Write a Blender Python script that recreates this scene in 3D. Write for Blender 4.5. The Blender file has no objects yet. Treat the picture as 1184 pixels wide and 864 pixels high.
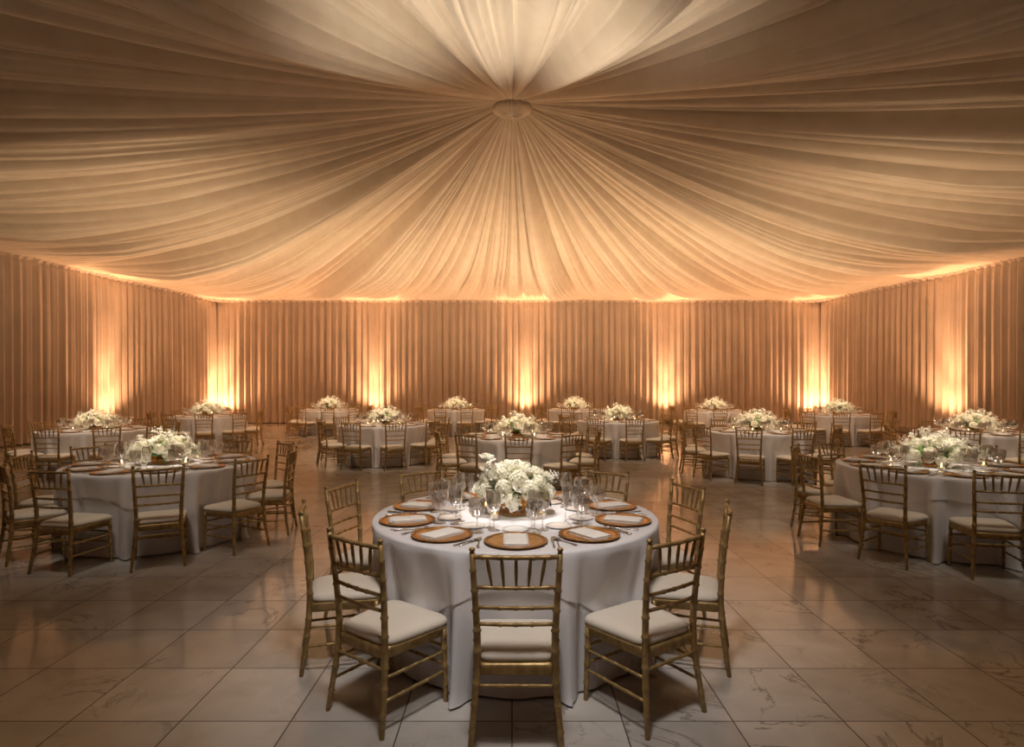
import bpy, math, random
import numpy as np
from mathutils import Vector, Matrix

PI = math.pi
R = math.radians
COL = bpy.context.scene.collection
SC = bpy.context.scene

# ------------------------------------------------------------------ camera, world, exposure, lights
F_PX, CAM_H = 690.0, 1.61
cam_d = bpy.data.cameras.new('camera')
cam_d.sensor_fit = 'HORIZONTAL'
cam_d.sensor_width = 36.0
cam_d.lens = F_PX / 1184 * 36.0
cam_d.shift_y = 11.0 / 1184
cam_d.clip_end = 200
cam = bpy.data.objects.new('camera', cam_d)
COL.objects.link(cam)
cam.location = (0, 0, CAM_H)
cam.rotation_euler = (R(90), 0, 0)
SC.camera = cam

SC.view_settings.view_transform = 'Standard'
SC.view_settings.look = 'None'
SC.view_settings.gamma = 1.0
SC.view_settings.use_curve_mapping = False
SC.view_settings.exposure = 0.88

w = bpy.data.worlds.new('world')
SC.world = w
w.use_nodes = True
w.node_tree.nodes['Background'].inputs[0].default_value = (1.0, 0.72, 0.45, 1)
w.node_tree.nodes['Background'].inputs[1].default_value = 0.008

TABLE_R, TABLE_Z = 0.897, 0.76
ROOM_TOP = 4.89
HUB = (0.0, 12.0, 7.15)
# name, x, y, seat phase (deg), tier
TABLES = [
    ('the central front table', 0.02, 3.86, 0, 1),
    ('the left front table', -3.68, 6.3, 28, 1),
    ('the right front table', 4.32, 6.08, -17, 1),
    ('the mid-hall centre table', 0.08, 9.55, 1, 2),
    ('the mid-hall centre-left table', -2.6, 12.2, 20, 2),
    ('the mid-hall centre-right table', 2.4, 13.5, 4, 2),
    ('the mid-hall right table', 4.35, 10.6, -27, 2),
    ('the second table at left edge', -7.6, 10.9, 5, 2),
    ('the second table at right edge', 7.98, 10.3, -6, 2),
    ('the back left corner table', -7.8, 15.3, 24, 3),
    ('the back row left table', -5.8, 19.0, 14, 3),
    ('the back row centre-left table', -1.78, 19.0, 19, 3),
    ('the back row centre-right table', 2.0, 19.0, -15, 3),
    ('the back row right table', 6.25, 18.4, -12, 3),
    ('the back right corner table', 8.75, 16.0, -25, 3),
]
# room outline: back-left, back-right, front-right, front-left corners
WBL, WBR, WFR, WFL = (-11.8, 23.8), (12.3, 23.8), (15.6, -1.0), (-14.6, -1.0)


def spot(name, loc, target, watts, color, cone, blend=0.5, size=0.05):
    d = bpy.data.lights.new(name, 'SPOT')
    d.energy = watts
    d.color = color
    d.spot_size = R(cone)
    d.spot_blend = blend
    d.shadow_soft_size = size
    o = bpy.data.objects.new(name, d)
    COL.objects.link(o)
    o.location = loc
    o.rotation_euler = (Vector(target) - Vector(loc)).to_track_quat('-Z', 'Y').to_euler()
    return o


WARM = (1.0, 0.77, 0.56)
AMBER = (1.0, 0.49, 0.23)
GOLDEN = (1.0, 0.66, 0.38)
# per table: an added front fill spot, then an overhead flower pin spot
FRONT_FILL = {1: 95, 2: 84, 3: 66}
for i, (nm, tx, ty, ph, tier) in enumerate(TABLES):
    e = FRONT_FILL[tier]
    col = WARM if tier > 1 else (1.0, 0.86, 0.70)
    if i == 0:
        col = (1.0, 0.92, 0.85)
    if i in (1, 2):
        e = 42
    spot('fill_and_pin_spot', (tx * 0.86, ty - 2.2, 4.2), (tx, ty - 0.1, 0.6), e * 2.1, col, 60 if i == 0 else 50, 1.0, 0.32)  # fill added from the camera side to light cloth fronts and chairs
    spot('fill_and_pin_spot', (tx, ty - 0.1, 4.3), (tx, ty, TABLE_Z + 0.2), 260 if i == 0 else 430, col, 19 if i == 0 else 16, 1.0, 0.05)
# uplights at the foot of the curtains: x, y, inward normal
UPS = [(-5.42, 23.8, 0, -1), (0.52, 23.8, 0, -1), (6.07, 23.8, 0, -1), (-11.72, 23.6, .6, -.6), (12.22, 23.6, -.6, -.6),
       (-12.42, 18.0, 1, 0), (13.08, 17.5, -1, 0)]
for (ux, uy, nx, ny) in UPS:
    px, py = ux + nx * 0.52, uy + ny * 0.52
    spot('uplight_beam', (px, py, 0.16), (px - nx * 0.22, py - ny * 0.22, 4.9), 860, AMBER, 36, 0.8, 0.06)
    # the wider flood of the same uplight on the cloth behind it
    spot('uplight_flood', (px, py, 0.17), (px - nx * 0.6, py - ny * 0.6, 3.0), 60, AMBER, 62, 0.8, 0.06)
    # and its spill over the canopy
    spot('uplight_spill', (px, py, 0.2), (px + nx * 1.3, py + ny * 1.3, 5.0), 420, AMBER, 130, 1.0, 0.08)
# unseen washes added to brighten the canopy from below, without any fixtures
spot('added_canopy_wash', (-1.4, 16.2, 0.9), (-0.8, 18.2, 5.6), 300, GOLDEN, 150, 1.0, 0.12)
spot('added_canopy_wash', (1.9, 16.2, 0.9), (2.4, 18.2, 5.6), 300, GOLDEN, 150, 1.0, 0.12)
spot('added_canopy_wash', (-5.6, 10.6, 0.9), (-8.2, 12.2, 5.6), 270, GOLDEN, 120, 1.0, 0.10)
spot('added_canopy_wash', (6.0, 10.2, 0.9), (8.6, 12.0, 5.6), 270, GOLDEN, 120, 1.0, 0.10)
spot('added_canopy_wash', (-5.0, 14.6, 0.9), (-5.8, 17.5, 5.6), 290, GOLDEN, 140, 1.0, 0.10)
spot('added_canopy_wash', (5.6, 14.6, 0.9), (6.4, 17.5, 5.6), 290, GOLDEN, 140, 1.0, 0.10)
spot('added_canopy_wash', (0.0, 6.3, 1.2), (0.0, 6.1, 5.6), 400, (1.0, 0.82, 0.62), 72, 1.0, 0.06)


# ------------------------------------------------------------------ node materials
def new_mat(name):
    m = bpy.data.materials.new(name)
    m.use_nodes = True
    nt = m.node_tree
    b = nt.nodes['Principled BSDF']
    return m, nt, b


def noise_color(nt, b, c1, c2, scale=8.0, detail=4.0, lo=0.35, hi=0.65, coord='Object'):
    tc = nt.nodes.new('ShaderNodeTexCoord')
    n = nt.nodes.new('ShaderNodeTexNoise')
    n.inputs['Scale'].default_value = scale
    n.inputs['Detail'].default_value = detail
    r = nt.nodes.new('ShaderNodeValToRGB')
    r.color_ramp.elements[0].position = lo
    r.color_ramp.elements[1].position = hi
    r.color_ramp.elements[0].color = (*c1, 1)
    r.color_ramp.elements[1].color = (*c2, 1)
    nt.links.new(tc.outputs[coord], n.inputs['Vector'])
    nt.links.new(n.outputs['Fac'], r.inputs['Fac'])
    nt.links.new(r.outputs['Color'], b.inputs['Base Color'])
    return n


def add_bump(nt, b, scale, strength, dist=0.002, kind='noise'):
    tc = nt.nodes.new('ShaderNodeTexCoord')
    n = nt.nodes.new('ShaderNodeTexNoise')
    n.inputs['Scale'].default_value = scale
    n.inputs['Detail'].default_value = 3
    bp = nt.nodes.new('ShaderNodeBump')
    bp.inputs['Strength'].default_value = strength
    bp.inputs['Distance'].default_value = dist
    nt.links.new(tc.outputs['Object'], n.inputs['Vector'])
    nt.links.new(n.outputs['Fac'], bp.inputs['Height'])
    nt.links.new(bp.outputs['Normal'], b.inputs['Normal'])


def fabric(name, c1, c2, rough=0.85, sheen=0.15, trans=0.0, bump=0.15, scale=3.0):
    m, nt, b = new_mat(name)
    noise_color(nt, b, c1, c2, scale)
    b.inputs['Roughness'].default_value = rough
    b.inputs['Sheen Weight'].default_value = sheen
    b.inputs['Specular IOR Level'].default_value = 0.2
    add_bump(nt, b, 350, bump, 0.001)
    if trans > 0:
        out = nt.nodes['Material Output']
        t = nt.nodes.new('ShaderNodeBsdfTranslucent')
        t.inputs['Color'].default_value = (*c2, 1)
        mx = nt.nodes.new('ShaderNodeMixShader')
        mx.inputs[0].default_value = trans
        nt.links.new(b.outputs[0], mx.inputs[1])
        nt.links.new(t.outputs[0], mx.inputs[2])
        nt.links.new(mx.outputs[0], out.inputs['Surface'])
    return m


def solid(name, c1, c2=None, rough=0.5, metal=0.0, scale=10, bump=0.0, bscale=60):
    m, nt, b = new_mat(name)
    noise_color(nt, b, c1, c2 or tuple(min(1, x * 1.2) for x in c1), scale)
    b.inputs['Roughness'].default_value = rough
    b.inputs['Metallic'].default_value = metal
    if bump:
        add_bump(nt, b, bscale, bump, 0.002)
    return m


M = {}
M['canopy'] = fabric('canopy_voile', (0.78, 0.69, 0.57), (0.84, 0.76, 0.64), 0.48, 0.4, 0.12, 0.0)
M['canopy'].node_tree.nodes['Principled BSDF'].inputs['Specular IOR Level'].default_value = 0.6
M['curtain'] = fabric('curtain_cloth', (0.49, 0.41, 0.35), (0.55, 0.46, 0.39), 0.8, 0.2, 0.0, 0.0, 1.5)
M['linen'] = fabric('table_linen', (0.74, 0.73, 0.76), (0.80, 0.79, 0.82), 0.8, 0.2)
M['overlay'] = fabric('overlay_linen', (0.78, 0.77, 0.80), (0.84, 0.83, 0.86), 0.75, 0.25)
M['napkin'] = fabric('napkin_linen', (0.88, 0.85, 0.82), (0.93, 0.90, 0.87), 0.8, 0.1, 0, 0.2, 25)
M['cushion'] = fabric('cushion_cloth', (0.80, 0.73, 0.63), (0.86, 0.79, 0.69), 0.75, 0.15)
M['gold_wood'] = solid('gold_painted_wood', (0.32, 0.21, 0.08), (0.50, 0.345, 0.15), 0.42, 0.45, 30, 0.25, 120)
M['charger'] = solid('gold_charger', (0.58, 0.27, 0.07), (0.74, 0.38, 0.12), 0.35, 0.6, 18, 0.15, 90)
M['charger_rim'] = solid('gold_charger_rim', (0.30, 0.15, 0.05), (0.45, 0.24, 0.08), 0.4, 0.6, 18)
M['silver'] = solid('cutlery_steel', (0.50, 0.47, 0.44), (0.62, 0.59, 0.55), 0.22, 1.0, 20)
M['china'] = solid('white_china', (0.80, 0.79, 0.77), (0.85, 0.84, 0.82), 0.15, 0.0, 8)
M['leaf'] = solid('green_leaf', (0.045, 0.10, 0.025), (0.13, 0.22, 0.06), 0.5, 0.0, 25)
M['pale_green'] = solid('pale_green_sepal', (0.62, 0.62, 0.40), (0.74, 0.73, 0.52), 0.6, 0.0, 25)
M['stem'] = solid('green_stem', (0.10, 0.18, 0.05), (0.16, 0.26, 0.08), 0.5, 0.0, 25)
M['wax'] = solid('candle_wax', (0.85, 0.76, 0.55), (0.9, 0.82, 0.62), 0.5)
M['black'] = solid('black_housing', (0.02, 0.02, 0.02), (0.03, 0.03, 0.03), 0.5)
M['table_wood'] = solid('table_plywood', (0.35, 0.24, 0.14), (0.45, 0.32, 0.2), 0.6)
M['wall'] = solid('wall_paint', (0.30, 0.23, 0.17), (0.34, 0.26, 0.19), 0.9)
M['soffit'] = solid('soffit_paint', (0.25, 0.20, 0.15), (0.28, 0.22, 0.17), 0.9)


def petal_mat(name, c1, c2):
    m, nt, b = new_mat(name)
    noise_color(nt, b, c1, c2, 14)
    b.inputs['Roughness'].default_value = 0.6
    out = nt.nodes['Material Output']
    t = nt.nodes.new('ShaderNodeBsdfTranslucent')
    t.inputs['Color'].default_value = (*c2, 1)
    mx = nt.nodes.new('ShaderNodeMixShader')
    mx.inputs[0].default_value = 0.3
    nt.links.new(b.outputs[0], mx.inputs[1])
    nt.links.new(t.outputs[0], mx.inputs[2])
    nt.links.new(mx.outputs[0], out.inputs['Surface'])
    return m


M['petal'] = petal_mat('ivory_petal', (0.92, 0.88, 0.70), (0.96, 0.93, 0.80))
M['petal_white'] = petal_mat('white_petal', (0.94, 0.91, 0.78), (0.97, 0.95, 0.86))


def glass_mat(name, color, base=0.05, edge=0.75):
    """thin blown glass: clear film that mirrors more towards its edges"""
    m, nt, b = new_mat(name)
    N, L = nt.nodes.new, nt.links.new
    nt.nodes.remove(b)
    tr = N('ShaderNodeBsdfTransparent'); tr.inputs['Color'].default_value = (*color, 1)
    gl = N('ShaderNodeBsdfGlossy'); gl.inputs['Roughness'].default_value = 0.10
    gl.inputs['Color'].default_value = (1, 1, 1, 1)
    lw = N('ShaderNodeLayerWeight'); lw.inputs['Blend'].default_value = 0.5
    pw = N('ShaderNodeMath'); pw.operation = 'POWER'; pw.inputs[1].default_value = 2.0
    mr = N('ShaderNodeMapRange'); mr.inputs[3].default_value = base; mr.inputs[4].default_value = edge
    L(lw.outputs['Facing'], pw.inputs[0]); L(pw.outputs[0], mr.inputs[0])
    mx = N('ShaderNodeMixShader')
    L(mr.outputs[0], mx.inputs[0]); L(tr.outputs[0], mx.inputs[1]); L(gl.outputs[0], mx.inputs[2])
    L(mx.outputs[0], nt.nodes['Material Output'].inputs['Surface'])
    return m


M['glass'] = glass_mat('clear_glass', (0.95, 0.94, 0.925), 0.20, 1.0)
M['amber_glass'] = glass_mat('amber_glass', (0.93, 0.72, 0.38), 0.10, 0.7)


def flame_mat():
    m, nt, b = new_mat('flame')
    b.inputs['Base Color'].default_value = (1, 0.6, 0.2, 1)
    b.inputs['Emission Color'].default_value = (1.0, 0.55, 0.18, 1)
    b.inputs['Emission Strength'].default_value = 30
    return m


M['flame'] = flame_mat()
m, nt, b = new_mat('uplight_lens')
b.inputs['Base Color'].default_value = (1, 0.6, 0.2, 1)
b.inputs['Emission Color'].default_value = (1.0, 0.5, 0.16, 1)
b.inputs['Emission Strength'].default_value = 25
M['lens'] = m


def marble():
    m, nt, b = new_mat('polished_marble_tile')
    N, L = nt.nodes.new, nt.links.new
    T = 0.526
    geo = N('ShaderNodeNewGeometry')
    sep = N('ShaderNodeSeparateXYZ')
    L(geo.outputs['Position'], sep.inputs[0])

    def math_(op, a, bb=None):
        n = N('ShaderNodeMath')
        n.operation = op
        for i, v in enumerate((a, bb)):
            if v is None:
                continue
            if isinstance(v, (int, float)):
                n.inputs[i].default_value = v
            else:
                L(v, n.inputs[i])
        return n.outputs[0]
    off_y = 3.366 % T
    tx = math_('DIVIDE', sep.outputs['X'], T)
    ty = math_('DIVIDE', math_('SUBTRACT', sep.outputs['Y'], off_y), T)
    ix, iy = math_('FLOOR', tx), math_('FLOOR', ty)
    ex = math_('ABSOLUTE', math_('SUBTRACT', math_('FRACT', tx), 0.5))
    ey = math_('ABSOLUTE', math_('SUBTRACT', math_('FRACT', ty), 0.5))
    edge = math_('MAXIMUM', ex, ey)
    grout = math_('GREATER_THAN', edge, 0.4935)
    # per tile offset so that veins break at the joints
    comb = N('ShaderNodeCombineXYZ')
    L(ix, comb.inputs[0]); L(iy, comb.inputs[1])
    wn = N('ShaderNodeTexWhiteNoise')
    wn.noise_dimensions = '3D'
    L(comb.outputs[0], wn.inputs['Vector'])
    sc = N('ShaderNodeVectorMath'); sc.operation = 'SCALE'
    L(wn.outputs['Color'], sc.inputs[0]); sc.inputs['Scale'].default_value = 11.0
    add = N('ShaderNodeVectorMath'); add.operation = 'ADD'
    L(geo.outputs['Position'], add.inputs[0]); L(sc.outputs[0], add.inputs[1])
    n1 = N('ShaderNodeTexNoise'); n1.inputs['Scale'].default_value = 1.6
    n1.inputs['Detail'].default_value = 8; n1.inputs['Roughness'].default_value = 0.62
    n1.inputs['Distortion'].default_value = 0.9
    L(add.outputs[0], n1.inputs['Vector'])
    v1 = math_('ABSOLUTE', math_('SUBTRACT', n1.outputs['Fac'], 0.5))
    vr = N('ShaderNodeValToRGB')
    vr.color_ramp.elements[0].position = 0.0; vr.color_ramp.elements[0].color = (1, 1, 1, 1)
    vr.color_ramp.elements[1].position = 0.016; vr.color_ramp.elements[1].color = (0, 0, 0, 1)
    L(v1, vr.inputs['Fac'])
    n3 = N('ShaderNodeTexNoise'); n3.inputs['Scale'].default_value = 1.1; n3.inputs['Detail'].default_value = 3
    L(add.outputs[0], n3.inputs['Vector'])
    gate = N('ShaderNodeMapRange'); gate.inputs[1].default_value = 0.48; gate.inputs[2].default_value = 0.62
    L(n3.outputs['Fac'], gate.inputs[0])
    vein = math_('MULTIPLY', math_('MULTIPLY', vr.outputs['Color'], gate.outputs[0]), 0.75)
    n2 = N('ShaderNodeTexNoise'); n2.inputs['Scale'].default_value = 3.0; n2.inputs['Detail'].default_value = 6
    n2.inputs['Distortion'].default_value = 0.6
    L(add.outputs[0], n2.inputs['Vector'])
    base = N('ShaderNodeValToRGB')
    base.color_ramp.elements[0].position = 0.3; base.color_ramp.elements[0].color = (0.49, 0.455, 0.42, 1)
    base.color_ramp.elements[1].position = 0.7; base.color_ramp.elements[1].color = (0.64, 0.61, 0.575, 1)
    L(n2.outputs['Fac'], base.inputs['Fac'])
    hsv = N('ShaderNodeHueSaturation')
    mr = N('ShaderNodeMapRange'); mr.inputs[3].default_value = 0.88; mr.inputs[4].default_value = 1.08
    L(wn.outputs['Value'], mr.inputs[0]); L(mr.outputs[0], hsv.inputs['Value']); L(base.outputs[0], hsv.inputs['Color'])
    mx = N('ShaderNodeMix'); mx.data_type = 'RGBA'
    L(vein, mx.inputs[0]); L(hsv.outputs[0], mx.inputs[6]); mx.inputs[7].default_value = (0.16, 0.13, 0.11, 1)
    mg = N('ShaderNodeMix'); mg.data_type = 'RGBA'
    L(grout, mg.inputs[0]); L(mx.outputs[2], mg.inputs[6]); mg.inputs[7].default_value = (0.09, 0.07, 0.055, 1)
    L(mg.outputs[2], b.inputs['Base Color'])
    rr = N('ShaderNodeMapRange'); rr.inputs[3].default_value = 0.07; rr.inputs[4].default_value = 0.16
    L(n2.outputs['Fac'], rr.inputs[0])
    rg = math_('ADD', rr.outputs[0], math_('MULTIPLY', grout, 0.5))
    L(rg, b.inputs['Roughness'])
    b.inputs['Specular IOR Level'].default_value = 0.55
    nb = N('ShaderNodeTexNoise'); nb.inputs['Scale'].default_value = 9.0; nb.inputs['Detail'].default_value = 2
    L(add.outputs[0], nb.inputs['Vector'])
    bp = N('ShaderNodeBump'); bp.inputs['Strength'].default_value = 0.06; bp.inputs['Distance'].default_value = 0.01
    L(nb.outputs['Fac'], bp.inputs['Height']); L(bp.outputs[0], b.inputs['Normal'])
    return m


M['marble'] = marble()


# ------------------------------------------------------------------ mesh helpers
class MB:
    def __init__(s):
        s.v, s.f = [], []

    def add(s, vs, fs):
        o = len(s.v)
        s.v += [tuple(v) for v in vs]
        s.f += [tuple(i + o for i in f) for f in fs]

    def mesh(s, name, mat, smooth=True):
        me = bpy.data.meshes.new(name)
        me.from_pydata(s.v, [], s.f)
        me.materials.append(M[mat])
        if smooth:
            me.polygons.foreach_set('use_smooth', [True] * len(me.polygons))
        me.update()
        return me

    def build(s, name, mat, parent=None, smooth=True, loc=None):
        o = bpy.data.objects.new(name, s.mesh(name, mat, smooth))
        COL.objects.link(o)
        if parent is not None:
            o.parent = parent
        if loc:
            o.location = loc
        return o

    def box(s, c, d, rot=0.0):
        cx, cy, cz = c
        x, y, z = d[0] / 2, d[1] / 2, d[2] / 2
        cr, sr = math.cos(rot), math.sin(rot)
        vs = []
        for a, b_, e in [(-x, -y, -z), (x, -y, -z), (x, y, -z), (-x, y, -z), (-x, -y, z), (x, -y, z), (x, y, z), (-x, y, z)]:
            vs.append((cx + a * cr - b_ * sr, cy + a * sr + b_ * cr, cz + e))
        s.add(vs, [(3, 2, 1, 0), (4, 5, 6, 7), (0, 1, 5, 4), (1, 2, 6, 5), (2, 3, 7, 6), (3, 0, 4, 7)])
        return s

    def tube(s, pts, rad, n=8, cap=True):
        pts = [Vector(p) for p in pts]
        if not isinstance(rad, (list, tuple)):
            rad = [rad] * len(pts)
        vs, fs = [], []
        d0 = (pts[-1] - pts[0]).normalized()
        ref = Vector((1, 0, 0)) if abs(d0.x) < 0.9 else Vector((0, 1, 0))
        for i, p in enumerate(pts):
            d = (pts[min(i + 1, len(pts) - 1)] - pts[max(i - 1, 0)]).normalized()
            u = d.cross(ref).normalized()
            v = d.cross(u)
            for k in range(n):
                a = 2 * PI * k / n
                vs.append(p + (u * math.cos(a) + v * math.sin(a)) * rad[i])
        for i in range(len(pts) - 1):
            for k in range(n):
                k2 = (k + 1) % n
                fs.append((i * n + k, i * n + k2, (i + 1) * n + k2, (i + 1) * n + k))
        if cap:
            fs.append(tuple(range(n))[::-1])
            fs.append(tuple((len(pts) - 1) * n + k for k in range(n)))
        s.add(vs, fs)
        return s

    def lathe(s, prof, n=24, facets=0, famp=0.0, flo=0, fhi=0, closed=False, c=(0, 0, 0)):
        vs, fs = [], []
        for j, (r, z) in enumerate(prof):
            for k in range(n):
                a = 2 * PI * k / n
                rr = r
                if facets and flo <= z <= fhi:
                    rr = r * (1 + famp * math.cos(a * facets + z * 160))
                vs.append((c[0] + rr * math.cos(a), c[1] + rr * math.sin(a), c[2] + z))
        m_ = len(prof)
        rng = range(m_) if closed else range(m_ - 1)
        for j in rng:
            j2 = (j + 1) % m_
            for k in range(n):
                k2 = (k + 1) % n
                fs.append((j * n + k, j * n + k2, j2 * n + k2, j2 * n + k))
        if not closed:
            if prof[0][0] > 1e-6:
                fs.append(tuple(range(n))[::-1])
            if prof[-1][0] > 1e-6:
                fs.append(tuple((m_ - 1) * n + k for k in range(n)))
        s.add(vs, fs)
        return s


def np_grid(name, P, mat, wrap_u=False, parent=None):
    """P: (nu, nv, 3) array -> smooth grid mesh object"""
    nu, nv, _ = P.shape
    me = bpy.data.meshes.new(name)
    idx = np.arange(nu * nv).reshape(nu, nv)
    if wrap_u:
        a = idx; b_ = np.roll(idx, -1, axis=0)
    else:
        a = idx[:-1]; b_ = idx[1:]
    q = np.stack([a[:, :-1], b_[:, :-1], b_[:, 1:], a[:, 1:]], -1).reshape(-1, 4)
    me.vertices.add(nu * nv)
    me.vertices.foreach_set('co', P.reshape(-1).astype(np.float32))
    me.loops.add(q.size)
    me.loops.foreach_set('vertex_index', q.reshape(-1).astype(np.int32))
    me.polygons.add(len(q))
    me.polygons.foreach_set('loop_start', np.arange(0, q.size, 4, dtype=np.int32))
    me.polygons.foreach_set('use_smooth', np.ones(len(q), dtype=bool))
    me.update(calc_edges=True)
    me.validate()
    me.materials.append(M[mat])
    o = bpy.data.objects.new(name, me)
    COL.objects.link(o)
    if parent is not None:
        o.parent = parent
    return o


def tag(o, label, cat, group=None, kind=None):
    o['label'] = label
    o['category'] = cat
    if group:
        o['group'] = group
    if kind:
        o['kind'] = kind
    return o


def empty(name, loc=(0, 0, 0), rz=0.0):
    o = bpy.data.objects.new(name, None)
    o.empty_display_size = 0.1
    COL.objects.link(o)
    o.location = loc
    o.rotation_euler = (0, 0, rz)
    return o


KIDS = {}


def kids(o):
    if o.name not in KIDS:
        KIDS[o.name] = [c for c in bpy.data.objects if c.parent == o]
    return KIDS[o.name]


def copy_tree(o, parent=None):
    c = o.copy()
    COL.objects.link(c)
    if parent is not None:
        c.parent = parent
    for ch in kids(o):
        copy_tree(ch, c)
    return c


class Stamp:
    """first use hands out the original, later uses hand out copies"""
    def __init__(s, o):
        s.o, s.used = o, False

    def put(s, loc, rz, label, cat, group, scale=None):
        if s.used:
            c = copy_tree(s.o)
        else:
            c = s.o
            s.used = True
        c.location = loc
        c.rotation_euler = (0, 0, rz)
        if scale:
            c.scale = scale
        tag(c, label, cat, group)
        return c


# ------------------------------------------------------------------ structure: floor, walls, soffit
def struct(o):
    o['kind'] = 'structure'
    return o


mb = MB()
mb.add([(-16, -2, 0), (16.5, -2, 0), (16.5, 25, 0), (-16, 25, 0), (-16, -2, -.1), (16.5, -2, -.1), (16.5, 25, -.1), (-16, 25, -.1)],
       [(0, 1, 2, 3), (7, 6, 5, 4), (0, 4, 5, 1), (1, 5, 6, 2), (2, 6, 7, 3), (3, 7, 4, 0)])
struct(mb.build('floor', 'marble', smooth=False))


def wall(name, a, b_, off=0.35, h=7.6):
    ax, ay = a; bx, by = b_
    d = Vector((bx - ax, by - ay, 0)).normalized()
    n = Vector((-d.y, d.x, 0))
    o1 = n * off; o2 = n * (off + 0.15)
    e = d * 0.5
    p = [Vector((ax, ay, 0)) - e, Vector((bx, by, 0)) + e]
    vs = [p[0] + o1, p[1] + o1, p[1] + o2, p[0] + o2]
    vs += [v + Vector((0, 0, h)) for v in vs]
    m_ = MB()
    m_.add(vs, [(3, 2, 1, 0), (4, 5, 6, 7), (0, 1, 5, 4), (1, 2, 6, 5), (2, 3, 7, 6), (3, 0, 4, 7)])
    struct(m_.build(name, 'wall', smooth=False))


wall('wall_back', WBR, WBL, -0.5)
wall('wall_left', WBL, WFL, -0.5)
wall('wall_right', WFR, WBR, -0.5)
wall('wall_front', WFL, WFR, -0.5)
mb = MB(); mb.box((0.3, 11.4, 7.68), (33, 27.5, 0.12))
struct(mb.build('ceiling', 'soffit', smooth=False))

# ------------------------------------------------------------------ ceiling drape
rng = np.random.default_rng(11)


def ray_len(th):
    """distance from the hub to the room outline along each angle (rounded corners)"""
    cx, cy = HUB[0], HUB[1]
    corners = [WBL, WBR, WFR, WFL]
    lens = []
    dx, dy = np.cos(th), np.sin(th)
    for i in range(4):
        ax, ay = corners[i]; bx, by = corners[(i + 1) % 4]
        nx, ny = (by - ay), -(bx - ax)
        L_ = math.hypot(nx, ny); nx /= L_; ny /= L_
        dist = nx * (ax - cx) + ny * (ay - cy)
        if dist < 0:
            nx, ny, dist = -nx, -ny, -dist
        den = dx * nx + dy * ny
        lens.append(np.where(den > 1e-3, dist / np.maximum(den, 1e-3), 1e6))
    lens = np.stack(lens)
    p = 26.0
    return (np.sum(lens ** -p, axis=0)) ** (-1 / p)


def pleat(th, count, seed, wmin=0.35, amp_lo=0.4):
    r = np.random.default_rng(seed)
    wd = wmin + r.random(count) ** 1.6
    b_ = np.concatenate([[0], np.cumsum(wd)])
    b_ = b_ / b_[-1] * 2 * PI
    i = np.clip(np.searchsorted(b_, th, side='right') - 1, 0, count - 1)
    wdt = b_[i + 1] - b_[i]
    s = (th - b_[i]) / wdt
    amp = (amp_lo + (1 - amp_lo) * r.random(count))[i]
    tilt = ((r.random(count) - 0.5) * 1.5)[i]
    start = r.random(count)[i]
    return s, wdt, amp, tilt, start


NU, NV = 5200, 64
th = np.linspace(0, 2 * PI, NU, endpoint=False)
t = np.linspace(0, 1, NV) ** 1.15
RL = ray_len(th)
r0 = 0.32
rr = r0 + (RL[:, None] - r0 + 0.05) * t[None, :]
zb = ROOM_TOP + 0.02 + (HUB[2] - ROOM_TOP) * (1 - t) ** 1.95
Z = np.repeat(zb[None, :], NU, 0)
env_edge = np.clip((1 - t) / 0.30, 0.015, 1) ** 1.1
# broad swaths of cloth, each sagging by its own amount and lapping the next
s, wd, amp, tilt, st = pleat(th, 38, 5, 0.4)
sag = (np.sin(PI * s) ** 0.8 * 0.20 * amp + 0.18 * (s - 0.5) * np.sign(tilt))
env_sw = np.clip((1 - t) / 0.50, 0.0, 1) ** 1.1
Z -= (sag[:, None] * rr * wd[:, None] * 2.0) * (np.sin(PI * np.clip(t + .08, 0, 1)) ** 0.6 * 0.9 * env_sw)[None, :]
# main pleats
s, wd, amp, tilt, st = pleat(th, 100, 7, 0.2)
shape = (np.abs(np.sin(PI * s)) ** 0.75 - 0.5) * amp + tilt * (s - 0.5) * 0.7
Z -= shape[:, None] * rr * wd[:, None] * 0.85 * env_edge[None, :]
# fine pleats that open only part of the way down
s, wd, amp, tilt, st = pleat(th, 330, 9, 0.25)
fade = np.clip((t[None, :] - st[:, None] * 0.55) / 0.22, 0, 1)
shape = (np.abs(np.sin(PI * s)) ** 0.8 - 0.5) * amp + tilt * (s - 0.5) * 0.5
Z -= shape[:, None] * rr * wd[:, None] * 0.52 * fade * env_edge[None, :]
# gathering near the walls
s, wd, amp, tilt, st = pleat(th, 900, 13, 0.5)
fade = np.clip((t - 0.86) / 0.12, 0, 1)
Z -= (np.sin(2 * PI * s) * amp)[:, None] * rr * wd[:, None] * 0.12 * fade[None, :]
# gentle sideways wander of every fold
wob = 0.010 * np.sin(th * 9 + 1.3)[:, None] * np.sin(PI * t * 1.2)[None, :] + 0.006 * np.sin(th * 23)[:, None] * np.sin(2 * PI * t)[None, :]
A = th[:, None] + wob
P = np.stack([HUB[0] + rr * np.cos(A), HUB[1] + rr * np.sin(A), Z], -1)
drape = empty('ceiling_drape', (0, 0, 0))
tag(drape, 'ivory voile canopy gathered at a central peak and swagged out to the walls', 'ceiling drape')
np_grid('fabric_canopy', P, 'canopy', True, drape)
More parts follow.
